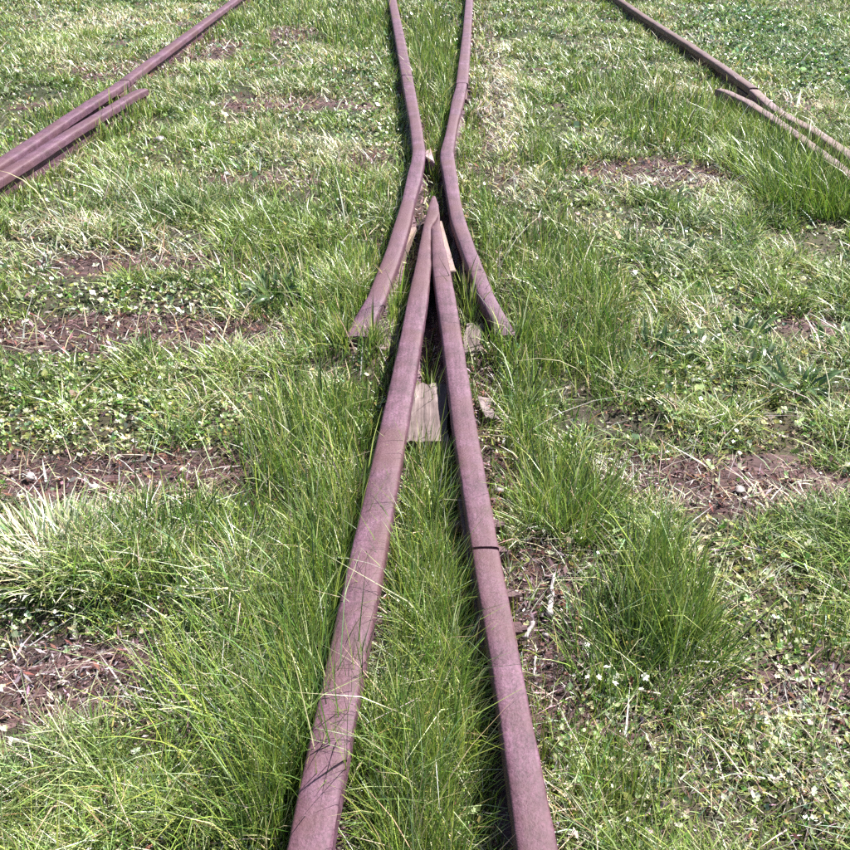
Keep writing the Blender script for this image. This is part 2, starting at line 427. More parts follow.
# ------------------------------------------------------------------ rails
# profile: (side -1..1 on head edge or offset in metres from centre, z)
def rail_mesh(name, L, step=.02, seed=0, soft=1, top=RAIL_TOP, foot=.046, wear=.0006, droop=None):
    rs = random.Random(seed)
    # stations
    st = []
    for a, b in zip(L, L[1:]):
        n = max(1, int(math.dist(((a[0] + a[2]) / 2, a[1]), ((b[0] + b[2]) / 2, b[1])) / step))
        if a[1] > 8: n = max(1, n // 40)
        for k in range(n):
            t = k / n
            st.append([a[i] + (b[i] - a[i]) * t for i in range(4)])
    st.append(list(L[-1]))
    # light smoothing of the bends in plan
    S = np.array(st)
    for _ in range(soft):
        S[1:-1] = .25 * S[:-2] + .5 * S[1:-1] + .25 * S[2:]
    # head profile, u in -1..1 of the half width
    head = [(-1, -.024), (-1.0, -.009), (-.95, -.0036), (-.82, -.0012), (-.4, -.0002), (0, 0), (.4, -.0002), (.82, -.0012), (.95, -.0036), (1.0, -.009), (1, -.024)]
    rows = []
    n1, n2 = rs.random() * 50, rs.random() * 50
    for i, (xl, yl, xr, yr) in enumerate(S):
        cx, cy = (xl + xr) / 2, (yl + yr) / 2
        h = (xr - xl) / 2
        wz = (float(noise(np.array(cy), np.array(n1), .06, seed)) - .5) * wear * 2 + (float(noise(np.array(cy), np.array(n1), .4, seed + 1)) - .5) * .003
        if droop: wz -= droop(cy)
        ring = []
        for u, dz in head:
            j = (float(noise(np.array(cy), np.array(u * 3 + n2), .025, seed + 3)) - .5) * wear * (2.2 if abs(u) > .9 else 1.)
            ring.append((cx + u * h + j, cy, top + dz + wz + j))
        w = min(.0075, h * .7); ft = max(h * .8, foot)
        ring += [(cx + w, cy, top - .033), (cx + w, cy, FOOT + .014), (cx + ft, cy, FOOT + .007), (cx + ft, cy, FOOT),
                 (cx - ft, cy, FOOT), (cx - ft, cy, FOOT + .007), (cx - w, cy, FOOT + .014), (cx - w, cy, top - .033)]
        rows.append(ring)
    m = len(rows[0])
    verts = [v for r in rows for v in r]
    faces = []
    for i in range(len(rows) - 1):
        for k in range(m):
            k2 = (k + 1) % m
            faces.append((i * m + k, i * m + k2, (i + 1) * m + k2, (i + 1) * m + k))
    faces.append(tuple(range(m - 1, -1, -1)))
    o = (len(rows) - 1) * m
    faces.append(tuple(o + k for k in range(m)))
    me = mesh_from(name, verts, [f[::-1] for f in faces])
    try:
        me.set_sharp_from_angle(angle=R(50))
    except Exception:
        pass
    return me

def shape(L, f0, f1, n=14):
    """flare helper"""
    return L

RAIL_GROUP = "rusty rails of the crossing"
def rail(name, key, mat, label, seed, **kw):
    o = link(name, rail_mesh(name, E[key], seed=seed, **kw), mat)
    tag(o, label, "rail", RAIL_GROUP)
    return o

rail_ll = rail("point_rail", 'left_leg', M['rail'], "long unbroken rusty rail running from the sharp nose to the lower left", 1, soft=0, step=.01)
rail_rl = rail("point_rail", 'right_leg', M['rail'], "rusty rail from the nose down to the black joint gap, right leg of the V", 2, foot=.036, soft=0, step=.01, droop=lambda y: .0025 * float(smooth(2.28, 2.42, y)))
rail_rn = rail("running_rail", 'right_leg_near', M['rail'], "rusty rail below the black joint gap, with leaf shadows, nearest right", 3)
rail_wl = rail("wing_rail", 'wing_left', M['rail_left'], "kinked rusty wing rail left of the nose with flared flaking end", 4, foot=.034, droop=lambda y: float(np.interp(y, [q[0] for q in WLZ], [q[1] for q in WLZ])))
rail_wr = rail("wing_rail", 'wing_right', M['rail_left'], "kinked rusty wing rail right of the nose ending among straw", 5, foot=.034, droop=lambda y: float(np.interp(y, [q[0] for q in WRZ], [q[1] for q in WRZ])))
rail_fl = rail("running_rail", 'far_left', M['rail_left'], "far rusty rail beyond the joint, left of the grassy centre strip", 6)
rail_fr = rail("running_rail", 'far_right', M['rail_left'], "far rusty rail beyond the stepped joint, right of the grassy centre strip", 7)
rail_sl = rail("stock_rail", 'stock_left', M['rail_left'], "far piece of the outer left rail, above the joint crack", 8)
rail_sn = rail("stock_rail", 'stock_left_near', M['rail_left'], "outer left rail below the joint crack, beside its guard rail", 9)
rail_gl = rail("guard_rail", 'guard_left', M['rail_left'], "guard rail with rounded end on the inner side of the outer left rail", 10, foot=.03)
rail_sr = rail("stock_rail", 'stock_right', M['rail_end'], "far piece of the outer right rail, partly sunk in grass", 11)
rail_srn = rail("stock_rail", 'stock_right_near', M['rail_pale'], "mossy outer right rail half hidden behind its guard rail", 12, foot=.034, droop=lambda y: .018 * math.exp(-((y - 3.6) / .28) ** 2))
rail_gr = rail("guard_rail", 'guard_right', M['rail_pale'], "mottled pale guard rail on the inner side of the outer right rail", 13, foot=.03)

# --- fishplates, bolts, filler blocks, chairs
def box_verts(sx, sy, sz, nx_=1, jit=0, seed=0):
    bm = bmesh.new()
    bmesh.ops.create_cube(bm, size=1)
    bmesh.ops.scale(bm, vec=(sx, sy, sz), verts=bm.verts)
    bmesh.ops.bevel(bm, geom=bm.edges[:], offset=min(sx, sy, sz) * .18, segments=2, affect='EDGES', profile=.6)
    if jit:
        rs = random.Random(seed)
        for v in bm.verts:
            v.co += Vector((rs.uniform(-jit, jit), rs.uniform(-jit, jit), rs.uniform(-jit, jit)))
    return bm

def bm_obj(name, bm, mat, parent=None, loc=(0, 0, 0), rz=0, smooth_=True):
    me = bpy.data.meshes.new(name)
    bm.to_mesh(me); bm.free()
    if smooth_:
        me.polygons.foreach_set("use_smooth", [True] * len(me.polygons))
        try: me.set_sharp_from_angle(angle=R(40))
        except Exception: pass
    o = link(name, me, mat, parent)
    o.location = loc; o.rotation_euler = (0, 0, rz)
    return o

bolt_bm = bmesh.new()
bmesh.ops.create_cone(bolt_bm, cap_ends=True, segments=6, radius1=.011, radius2=.0105, depth=.012)
bmesh.ops.rotate(bolt_bm, cent=(0, 0, 0), matrix=Matrix.Rotation(R(90), 3, 'Y'), verts=bolt_bm.verts)
t2 = bmesh.new()
bmesh.ops.create_cone(t2, cap_ends=True, segments=10, radius1=.007, radius2=.006, depth=.026)
bmesh.ops.rotate(t2, cent=(0, 0, 0), matrix=Matrix.Rotation(R(90), 3, 'Y'), verts=t2.verts)
tm = bpy.data.meshes.new("t"); t2.to_mesh(tm); t2.free(); bolt_bm.from_mesh(tm); bpy.data.meshes.remove(tm)
bolt_me = bpy.data.meshes.new("bolt"); bolt_bm.to_mesh(bolt_me); bolt_bm.free()
bolt_me.materials.append(M['bolt'])

def fishplate(rail_o, x, y, ang, half=.02, length=.32, sides=(-1, 1)):
    for s in sides:
        bm = box_verts(.014, length, .040)
        off = Vector((s * .0165, 0, 0)); off.rotate(Matrix.Rotation(ang, 3, 'Z'))
        p = bm_obj("fishplate", bm, M['bolt'], rail_o, (x + off.x, y + off.y, .066), ang)
        for dy in (-.11, -.045, .045, .11):
            b = bpy.data.objects.new("bolt", bolt_me)
            col.objects.link(b); b.parent = p
            b.location = (s * .013, dy, 0)
            b.rotation_euler = (random.uniform(0, 1), 0, 0)

def ang_of(key, y):
    L = E[key]
    a, b = cut_at(L, y - .02), cut_at(L, y + .02)
    if a is None: a, b = L[0], L[1]
    if b is None: a, b = L[-2], L[-1]
    return -math.atan2((b[0] + b[2] - a[0] - a[2]) / 2, b[1] - a[1])
def cx_of(p): return (p[0] + p[2]) / 2
fishplate(rail_rn, cx_of(c_lo), JY, ang_of('right_leg_near', JY - .1))
p = E['far_right'][0]; fishplate(rail_fr, cx_of(p), p[1], ang_of('far_right', p[1] + .1))
p = E['far_left'][0]; fishplate(rail_fl, cx_of(p), p[1], ang_of('far_left', p[1] + .1))
p = E['stock_left'][0]; fishplate(rail_sl, cx_of(p), p[1], ang_of('stock_left', p[1] + .1))
p = E['stock_right'][0]; fishplate(rail_sr, cx_of(p), p[1], ang_of('stock_right', p[1] + .1))

def prism(name, pts, z0, z1, mat, parent, jit=.001, seed=0):
    """plan polygon with a worn top; several triangles"""
    bm = bmesh.new()
    rs = random.Random(seed)
    lo = [bm.verts.new((x, y, z0)) for x, y in pts]
    hi = [bm.verts.new((x, y, z1 + rs.uniform(-jit, jit))) for x, y in pts]
    n = len(pts)
    bm.faces.new(lo[::-1]); bm.faces.new(hi)
    for i in range(n):
        bm.faces.new((lo[i], lo[(i + 1) % n], hi[(i + 1) % n], hi[i]))
    bmesh.ops.recalc_face_normals(bm, faces=bm.faces[:])
    bmesh.ops.bevel(bm, geom=[e for e in bm.edges], offset=.002, segments=2, affect='EDGES')
    return bm_obj(name, bm, mat, parent)

# filler beside the nose (right), throat filler, left flangeway step
prism("filler_block", [(.033, 2.41), (.044, 2.42), (.072, 2.075), (.046, 2.07)], .03, .088, M['plate'], rail_rl, seed=2)
prism("filler_block", [(-.036, 2.40), (-.022, 2.40), (-.078, 2.09), (-.095, 2.10)], .03, .078, M['plate'], rail_wl, seed=3)
prism("throat_block", [(.002, 3.06), (.018, 3.10), (.030, 2.93), (.0, 3.0)], .03, .096, M['plate'], rail_wl, seed=4)

# ------------------------------------------------------------------ sleepers and timber
def sleeper_mesh(length, width, thick, seed, rough=.012, nxs=90, nys=14):
    V = []; F = []
    us = np.linspace(-.5, .5, nxs); vs = np.linspace(-.5, .5, nys)
    U, W = np.meshgrid(us, vs)
    x = U * length; y = W * width
    edge = smooth(.5, .40, np.abs(W)) * smooth(.5, .49, np.abs(U))
    n = fbm(x * .35 + seed * 3, y, .06, seed, 3)
    z = (n - .62) * rough * 2.2 - (1 - edge) * .012
    crack = np.abs(noise(x * .12 + seed, y, .022, seed + 4) - .5)
    z -= smooth(.07, .0, crack) * .012
    y = y + (noise(x, W * 0 + seed, .12, seed + 9) - .5) * .02 * np.abs(W) * 2
    g = np.arange(nxs * nys).reshape(nys, nxs)
    V = np.stack([x, y, z], -1).reshape(-1, 3)
    q = np.stack([g[:-1, :-1], g[:-1, 1:], g[1:, 1:], g[1:, :-1]], -1).reshape(-1, 4)
    # skirt down
    rim = list(g[0, :]) + list(g[1:, -1]) + list(g[-1, -2::-1]) + list(g[-2:0:-1, 0])
    low = V[rim].copy(); low[:, 2] = -thick
    k0 = len(V); V = np.concatenate([V, low]); nr = len(rim)
    F = [tuple(f) for f in q] + [(rim[(i + 1) % nr], rim[i], k0 + i, k0 + (i + 1) % nr) for i in range(nr)]
    F.append(tuple(k0 + i for i in range(nr))[::-1])
    return mesh_from("railway_sleeper", V, F)

sl_labels = [
    "splintered grey brown sleeper lying bare at the lower left edge",
    "rotting brown sleeper beside the pale straw heap and white stone",
    "dark sleeper strip level with the flared ends of the wing rails",
    "mostly overgrown sleeper showing faintly just below the rail nose",
    "bare brown sleeper strip level with the kink of the wing rails",
    "sleeper patches just beyond the stepped joint of the far rail",
    "sleeper patch beside the joint crack of the outer left rail",
    "overgrown sleeper showing as bare patch right of the outer left rail",
    "sleeper traces in straw near the top left rail",
    "farthest overgrown sleeper at the top of the view"]
for i, sy in enumerate(SLEEPERS):
    far = sy > 4
    o = link("railway_sleeper", sleeper_mesh(3.9 if sy < 3 else 3.4, .19, .12, 40 + i, rough=.010, nxs=60 if far else 130, nys=10 if far else 16), M['sleeper'])
    o.location = (random.uniform(-.03, .03), sy, GROUND + (.002 if sy < 1 else -.003))
    o.rotation_euler = (0, 0, R(random.uniform(-.3, .3)) + (-.012 if sy < 1.6 else 0))
    tag(o, sl_labels[i], "sleeper", "old timber sleepers across the track")

def block(name, x, y, z, lx, ly, lz, seed, label, mat, rz=0, cat="wood block"):
    """split timber block: subdivided, worn corners, splintered front"""
    bm = bmesh.new()
    bmesh.ops.create_cube(bm, size=1)
    bmesh.ops.scale(bm, vec=(lx, ly, lz), verts=bm.verts)
    bmesh.ops.subdivide_edges(bm, edges=bm.edges[:], cuts=9, use_grid_fill=True)
    for v in bm.verts:
        c = v.co
        n = float(fbm(np.array(c.x * 3 + seed), np.array(c.y * .5), .03, seed, 3)) - .5
        if c.z > lz * .3: c.z += n * .012
        if c.y < -ly * .45: c.y += (float(noise(np.array(c.x), np.array(c.z), .008, seed)) - .5) * .016
        c.x += (float(noise(np.array(c.y), np.array(c.z), .05, seed + 2)) - .5) * .008
    o = bm_obj(name, bm, mat, None, (x, y, z - lz / 2), rz)
    tag(o, label, cat)
    return o
BK = [(-0.006,1.441),(-0.085,1.784),(0.101,1.769)]
block("wood_block", BK[0][0], BK[0][1], .082, .094, .20, .10, 3, "pale split timber block wedged between the two legs of the V", M['block'])
SB = [(0.115,1.492)][0]
block("wood_block", SB[0], SB[1], GROUND + .010, .022, .075, .08, 6, "short weathered timber end poking out right of the right leg", M['grey_wood'], .1)
block("wood_block", BK[1][0], BK[1][1], .066, .058, .14, .10, 8, "pale timber stub under the flared end of the left wing rail", M['block'], .05)
block("wood_block", BK[2][0], BK[2][1], .066, .036, .13, .10, 9, "pale timber stub between the right leg and right wing rail", M['block'], -.05)

# ------------------------------------------------------------------ grass generator
def blades(x, y, z, h, w, az, tilt, bend, cola, colb, segs):
    """curved tapering blades; returns V, T, C"""
    n = len(x)
    t = np.linspace(0, 1, segs + 1)
    dx, dy = np.cos(az), np.sin(az)
    fa = az + np.pi / 2 + rng.normal(0, .6, n)
    px, py = np.cos(fa), np.sin(fa)
    rowsV = []; rowsC = []
    for k, tk in enumerate(t):
        hor = h * (tilt * tk + bend * tk ** 2.2)
        ver = h * (tk * np.sqrt(np.clip(1 - .6 * tilt ** 2, .15, 1)) - .55 * bend * tk ** 2.6)
        cx = x + dx * hor; cy = y + dy * hor; cz = z + ver
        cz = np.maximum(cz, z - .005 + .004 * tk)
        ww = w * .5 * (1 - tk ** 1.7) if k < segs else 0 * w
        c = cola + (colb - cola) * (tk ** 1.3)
        if k < segs:
            rowsV.append(np.stack([cx - px * ww, cy - py * ww, cz], 1)); rowsC.append(c)
            rowsV.append(np.stack([cx + px * ww, cy + py * ww, cz], 1)); rowsC.append(c)
        else:
            rowsV.append(np.stack([cx, cy, cz], 1)); rowsC.append(c)
    nv = 2 * segs + 1
    V = np.stack(rowsV, 1).reshape(-1, 3)
    C = np.stack(rowsC, 1).reshape(-1, 3)
    tl = []
    for k in range(segs - 1):
        a = 2 * k
        tl += [(a, a + 1, a + 3), (a, a + 3, a + 2)]
    a = 2 * (segs - 1)
    tl.append((a, a + 1, a + 2))
    T = (np.arange(n)[:, None, None] * nv + np.array(tl)[None]).reshape(-1, 3)
    return V, T, C

def kites(x, y, z, h, w, az, tilt, roll, cols):
    """small flat diamond leaves or chips"""
    n = len(x)
    dx, dy = np.cos(az), np.sin(az); px, py = -dy, dx
    up = np.sqrt(np.clip(1 - tilt ** 2, 0, 1))
    hw = w / 2
    def P(a, s):
        return np.stack([x + dx * h * a * tilt + px * hw * s, y + dy * h * a * tilt + py * hw * s, z + h * a * up + roll * hw * s], 1)
    V = np.stack([P(0, .12), P(.58, -1), P(1, .05), P(.62, .95)], 1).reshape(-1, 3)
    T = (np.arange(n)[:, None, None] * 4 + np.array([(0, 1, 2), (0, 2, 3)])[None]).reshape(-1, 3)
    return V, T, np.repeat(cols, 4, 0)

def build(name, parts, mat):
    V = []; T = []; C = []; k = 0
    for v, t, c in parts:
        V.append(v); T.append(t + k); C.append(c); k += len(v)
    me = fast_mesh(name, np.concatenate(V), np.concatenate(T), np.clip(np.concatenate(C), 0, 1))
    return link(name, me, mat)

CT, ST_ = math.cos(R(31.4)), math.sin(R(31.4))
def half_w(D): return .447 * (CT * D + CAM_H * ST_) + .45
def sample(dens0, power, D0=.3, D1=10., cap=3.0):
    """points with density dens0/(D/.7)^power per m2, fewer outside the looked-at wedge"""
    xs = []; ys = []
    edges = np.concatenate([np.arange(D0, 2, .1), np.arange(2, D1, .25), [D1]])
    for a, b in zip(edges, edges[1:]):
        m = (a + b) / 2
        d = dens0 / max(m / .7, .75) ** power
        hw = half_w(m)
        if a > 7.6: d *= .42                      # beyond the far edge of the view
        n = int(d * 2 * hw * (b - a))
        xs.append(rng.uniform(-hw, hw, n)); ys.append(rng.uniform(a, b, n))
        # margin, coarser
        n2 = int(d * .25 * 1.2 * (b - a) * 2)
        sx = rng.uniform(hw, hw + 1.2, n2) * rng.choice([-1, 1], n2)
        xs.append(sx); ys.append(rng.uniform(a, b, n2))
    return np.concatenate(xs), np.concatenate(ys)

def pick(n, cols, wts):
    cols = np.array(cols); i = rng.choice(len(cols), n, p=np.array(wts) / sum(wts))
    return cols[i]

def vary(c, amt=.25):
    n = len(c)
    f = rng.lognormal(0, amt, n)[:, None]
    hue = rng.normal(0, amt * .35, (n, 3))
    return np.clip(c * f * (1 + hue), .005, .95)

G_LIME = (.26, .345, .07); G_MID = (.115, .205, .045); G_DEEP = (.026, .058, .018); G_BLUE = (.14, .205, .125); G_PALE = (.47, .53, .30)
STRAW = (.56, .49, .33); CREAM = (.74, .71, .61); TAN = (.30, .20, .12); MAUVE = (.34, .25, .26)

def width_at(y, base, p=.75):
    return base * np.maximum(y / .8, .8) ** p * np.where(y > 7.6, 1.4, 1.)

def env(x, y):
    return (field(TALL, x, y, 21), field(BARE, x, y, 31, .3), field(PALE, x, y, 41), field(CLOV, x, y, 51), field(DARK, x, y, 61), rail_dist(x, y))

# ---- short turf
def short_turf():
    x, y = sample(90000, .84)
    sc_ = np.clip(1 + .16 * (y - 1), .9, 1.8)
    clump = fbm(x / sc_, y / sc_, .085, 71, 3); patch = fbm(x * .55, y, .26, 73, 3)
    t, b, p, c, d, rd = env(x, y)
    keep = rng.random(len(x)) < np.clip(.04 + .28 * smooth(1.6, .9, y) + (clump - .18) * 1.9 - .9 * b - .18 * np.clip(c, 0, 1) - .2 * t - .25 * p, .012, 1)
    keep &= rd > .026 + .01 * rng.random(len(x))
    x, y, clump, patch, t, b, p, c, d, sc_ = (v[keep] for v in (x, y, clump, patch, t, b, p, c, d, sc_))
    n = len(x)
    h = (.008 + .040 * smooth(.3, .75, clump) + .010 * patch) * rng.lognormal(0, .3, n) * (1 + .5 * t + .2 * d) * (1 - .45 * np.clip(b, 0, 1)) * (1 - .035 * np.clip(y - 1.5, 0, 5))
    w = width_at(y, .0018, .50) * rng.lognormal(0, .25, n)
    az = rng.uniform(0, 2 * np.pi, n)
    tilt = rng.uniform(.1, .75, n); bend = rng.uniform(.1, .75, n)
    base = pick(n, [G_LIME, G_MID, G_DEEP, G_BLUE, G_PALE], [.32, .28, .19, .08, .13])
    # patches of colour
    k = smooth(.42, .62, patch)[:, None]
    base = base * (1 - .4 * k) + np.array(G_LIME) * .4 * k
    dk = np.clip(d, 0, 1)[:, None]
    base = base * (1 - .6 * dk) + np.array(G_BLUE) * .6 * dk * .8
    tuft = smooth(.55, .72, fbm(x / sc_, y / sc_, .12, 75, 2))[:, None]        # scattered deep green tufts
    base = base * (1 - .6 * tuft) + np.array((.07, .125, .035)) * .6 * tuft
    row = np.zeros(n)
    for sy in SLEEPERS:
        row = np.maximum(row, np.exp(-((y - sy + .03) / .09) ** 2))
    row *= (np.abs(x) < 2.1) * smooth(.3, .6, fbm(x, y * .3, .5, 79, 2))
    pal = (rng.random(n) < np.clip(.13 + .38 * row + .08 * smooth(2.4, 5, y) + .55 * p + .4 * b + 1.1 * (fbm(x / sc_, y / sc_, .11, 77, 3) - .5), 0, .92))
    dry = pick(n, [STRAW, CREAM, G_PALE, TAN], [.35, .3, .25, .1])
    base = np.where(pal[:, None], dry, base)
    h = h * (1 - .35 * row)
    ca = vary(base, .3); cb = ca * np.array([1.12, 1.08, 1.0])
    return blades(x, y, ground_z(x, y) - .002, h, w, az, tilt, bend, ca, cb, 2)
parts = [short_turf()]
n_short = sum(len(p[1]) for p in parts)
tag(build("short_grass", parts, M['grass']), "short patchy green and straw turf between the rails", "grass", kind="stuff")

# ---- long grass
def long_grass():
    x, y = sample(76000, 1.1)
    for ex, ey in ENDS:
        x = np.append(x, ex + rng.normal(0, .018, 500)); y = np.append(y, ey - .012 + rng.normal(0, .010, 500))
    t, b, p, c, d, rd = env(x, y)
    clump = fbm(x, y, .06, 81, 2); patch = fbm(x, y, .2, 83, 2)
    side = smooth(.15, .05, rd) * .6
    keep = rng.random(len(x)) < np.clip((t + side) * (.35 + 1.1 * clump) * (1 - .8 * np.clip(b, 0, 1)), 0, 1)
    keep &= rd > .026
    x, y, t, clump, patch, b, d = (v[keep] for v in (x, y, t, clump, patch, b, d))
    n = len(x)
    h = (.036 + .058 * np.clip(t, 0, 1) * (.5 + patch)) * rng.lognormal(0, .28, n)
    w = width_at(y, .0016, .62) * rng.lognormal(0, .25, n)
    az = np.where(rng.random(n) < .55, rng.uniform(0, 2 * np.pi, n), np.pi / 2 + rng.normal(0, .7, n) + np.where(x < -.15, .25, -.3))
    tilt = rng.uniform(.0, .45, n); bend = rng.gamma(2, .11, n)
    base = pick(n, [G_LIME, G_MID, G_DEEP, G_BLUE, G_PALE, STRAW], [.36, .36, .10, .04, .10, .04])
    dk = np.clip(d, 0, 1)[:, None]
    base = base * (1 - .35 * dk) + np.array(G_MID) * .25 * dk
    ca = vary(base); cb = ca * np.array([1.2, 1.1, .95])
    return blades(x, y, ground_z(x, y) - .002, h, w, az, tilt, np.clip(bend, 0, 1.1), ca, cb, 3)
parts = [long_grass()]
n_long = sum(len(p[1]) for p in parts)
tag(build("long_grass", parts, M['grass']), "long fine green grass growing up against the rusty rails", "grass", kind="stuff")

# ---- dry straw and fallen stalks
def straw():
    x, y = sample(17000, 1.05)
    t, b, p, c, d, rd = env(x, y)
    keep = rng.random(len(x)) < np.clip(.10 + .9 * p + .30 * np.clip(b, 0, 1) + .10 * t, 0, 1)
    keep &= rd > .028
    x, y, t, b, p = (v[keep] for v in (x, y, t, b, p))
    n = len(x)
    h = (.02 + .024 * rng.random(n)) * rng.lognormal(0, .35, n) * (1 + .5 * t)
    w = width_at(y, .0015) * rng.lognormal(0, .3, n)
    az = rng.uniform(0, 2 * np.pi, n)
    tilt = rng.uniform(.5, 1.2, n); bend = rng.uniform(0, .5, n)
    base = pick(n, [STRAW, CREAM, TAN, MAUVE, G_PALE], [.3, .34, .12, .12, .12])
    ca = vary(base, .3)
    return blades(x, y, ground_z(x, y) + .004 * rng.random(n), h, w, az, tilt, bend, ca, ca, 2)
def stalks():
    n = 520
    y = rng.uniform(.5, 3.2, n) ** 1.0; x = rng.uniform(-1, 1, n) * half_w(y)
    t, b, p, c, d, rd = env(x, y)
    keep = (rng.random(n) < .12 + .8 * t) & (rd > .035)
    x, y, t = x[keep], y[keep], t[keep]; n = len(x)
    h = rng.uniform(.07, .17, n)
    w = width_at(y, .0016) * rng.uniform(.6, 1.1, n)
    az = np.where(rng.random(n) < .5, rng.uniform(0, 6.28, n), np.pi / 2 + np.where(x < 0, .8, -.5) + rng.normal(0, .4, n))
    ca = vary(pick(n, [CREAM, STRAW, G_PALE], [.5, .3, .2]), .15)
    return blades(x, y, ground_z(x, y), h, w, az, rng.uniform(.3, .9, n), rng.uniform(.1, .7, n), ca, ca, 4)
tag(build("dry_straw", [straw(), stalks()], M['dry']), "bleached dry grass and fallen stalks lying on the turf", "dry grass", kind="stuff")

# ---- low moss and clover stars
def clover():
    x, y = sample(33000, 1.02)
    t, b, p, c, d, rd = env(x, y)
    keep = rng.random(len(x)) < np.clip(.08 + .9 * c - .45 * b, .03, 1)
    keep &= rd > .04
    x, y, c, p = x[keep], y[keep], c[keep], p[keep]
    n = len(x)
    base = vary(pick(n, [G_PALE, (.30, .30, .10), G_MID, (.62, .60, .46), G_BLUE], [.28, .22, .18, .2, .12]), .25)
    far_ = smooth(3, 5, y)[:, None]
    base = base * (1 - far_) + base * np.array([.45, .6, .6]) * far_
    k = 5
    xx = np.repeat(x, k); yy = np.repeat(y, k)
    az = np.tile(np.arange(k) * 2 * np.pi / k, n) + np.repeat(rng.uniform(0, 6.28, n), k) + rng.normal(0, .2, n * k)
    s = np.repeat(width_at(y,   .0030, .52) * np.clip(rng.lognormal(0, .25, n), .5, 1.5), k)
    z = np.repeat(ground_z(x, y) + rng.uniform(.004, .022, n), k)
    s = s * rng.lognormal(0, .3, n * k)
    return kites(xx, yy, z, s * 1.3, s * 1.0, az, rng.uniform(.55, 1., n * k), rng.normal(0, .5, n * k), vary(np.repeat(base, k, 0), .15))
tag(build("ground_cover", [clover()], M['leaf']), "low pale star leaved moss and clover on the turf", "ground cover", kind="stuff")

# ---- brown crumbs of bark and dead plants on the bare strips
def litter():
    x, y = sample(80000, 1.05)
    t, b, p, c, d, rd = env(x, y)
    keep = rng.random(len(x)) < np.clip(1.1 * b + .08 + .14 * smooth(1.8, 1.0, y) + .35 * smooth(.09, .04, rd), 0, 1)
    keep &= rd > .012
    x, y, b = x[keep], y[keep], b[keep]; n = len(x)
    h = width_at(y, .0062, .35) * np.clip(rng.lognormal(0, .6, n), .3, 2.6); w = h * rng.choice([.07, .12, .2, .35], n)
    base = vary(pick(n, [(.075, .030, .028), (.16, .065, .048), MAUVE, (.22, .13, .14), CREAM], [.44, .29, .11, .12, .04]), .3)
    grey = (rng.random(n) < .55 * smooth(1.15, .95, y))[:, None]
    base = np.where(grey, vary(pick(n, [(.22, .15, .17), (.36, .29, .31), (.10, .06, .07), (.60, .55, .53)], [.4, .25, .25, .1]), .25), base)
    pb = (rng.random(n) < np.clip(p[keep] * 1.1 - .35, 0, .7))[:, None]
    base = np.where(pb, vary(pick(n, [CREAM, (.45, .40, .41), STRAW], [.4, .4, .2]), .2), base)
    return kites(x, y, ground_z(x, y) + rng.uniform(.001, .012, n), h, w, rng.uniform(0, 6.28, n), rng.uniform(.8, 1., n), rng.normal(0, .5, n), base)
tag(build("plant_litter", [litter()], M['litter']), "brown mauve crumbs of rotten wood and dead plants", "litter", kind="stuff")

# ------------------------------------------------------------------ tussocks (each a thing)
def tussock(x, y, r, n, h, w, cols, wts, label, spread=.8, lean=(0, 0), segs=4, mat='grass', bend=.22, kind_cat="grass tussock"):
    rr = r * np.sqrt(rng.random(n)) * .95; aa = rng.uniform(0, 6.28, n)
    bx = rr * np.cos(aa); by = rr * np.sin(aa)
    lx = np.cos(aa) * (rr / r + .1) * spread * .7 + lean[0] + rng.normal(0, .22, n)
    ly = np.sin(aa) * (rr / r + .1) * spread * .7 + lean[1] + rng.normal(0, .22, n)
    az = np.arctan2(ly, lx); tilt = np.clip(np.hypot(lx, ly), 0, 1.15)
    ca = vary(pick(n, cols, wts), .22)
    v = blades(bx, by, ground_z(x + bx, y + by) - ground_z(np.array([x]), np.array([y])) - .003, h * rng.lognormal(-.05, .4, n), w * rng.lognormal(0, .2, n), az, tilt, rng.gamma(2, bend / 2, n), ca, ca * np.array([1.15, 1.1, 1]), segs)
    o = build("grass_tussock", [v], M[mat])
    o.location = (x, y, float(ground_z(np.array([x]), np.array([y]))[0]))
    tag(o, label, kind_cat, "grass tussocks among the rails")
    return o
TU = [(-0.546,1.072),(0.281,0.883),(1.146,2.705),(-0.402,1.09),(1.092,2.983),(0.228,1.188),(-0.214,0.824),(-0.107,0.72)]
greens = [G_LIME, G_MID, G_DEEP, G_PALE]
tussock(*TU[0], .10, 1400, .034, .0042, [CREAM, G_PALE, G_MID, G_BLUE, STRAW], [.34, .22, .2, .14, .1], "low spreading tussock of broad cream tipped blades at the left edge", spread=1.0)
tussock(*TU[1], .11, 900, .060, .0018, greens, [.25, .45, .25, .05], "dense dark green tussock right of the bare soil with white sticks", spread=.45, lean=(.12, .2))
tussock(*TU[2], .2, 1900, .085, .0032, greens, [.3, .45, .2, .05], "tall bright green tussock in front of the pale right guard rail", spread=.4, lean=(-.05, .1))
tussock(*TU[3], .12, 1000, .05, .0022, greens, [.25, .5, .2, .05], "dark green tussock right of the cream bladed clump", spread=.3, lean=(.02, .1))
tussock(*TU[4], .16, 900, .08, .0035, greens, [.35, .4, .2, .05], "green tussock beside the bent tip of the right guard rail", spread=.5, lean=(-.1, .2))
tussock(*TU[5], .09, 800, .066, .0019, greens, [.35, .4, .15, .1], "light green upright tussock beside the rail above the bare soil", spread=.4, lean=(.08, .15))
tussock(*TU[6], .13, 1000, .07, .0018, greens, [.4, .35, .15, .1], "light green loose tussock left of the long left leg", spread=.3, lean=(-.02, .1))
tussock(*TU[7], .08, 900, .085, .0018, greens, [.3, .4, .2, .1], "narrow green tussock leaning against the long left leg", spread=.3, lean=(-.03, .1))

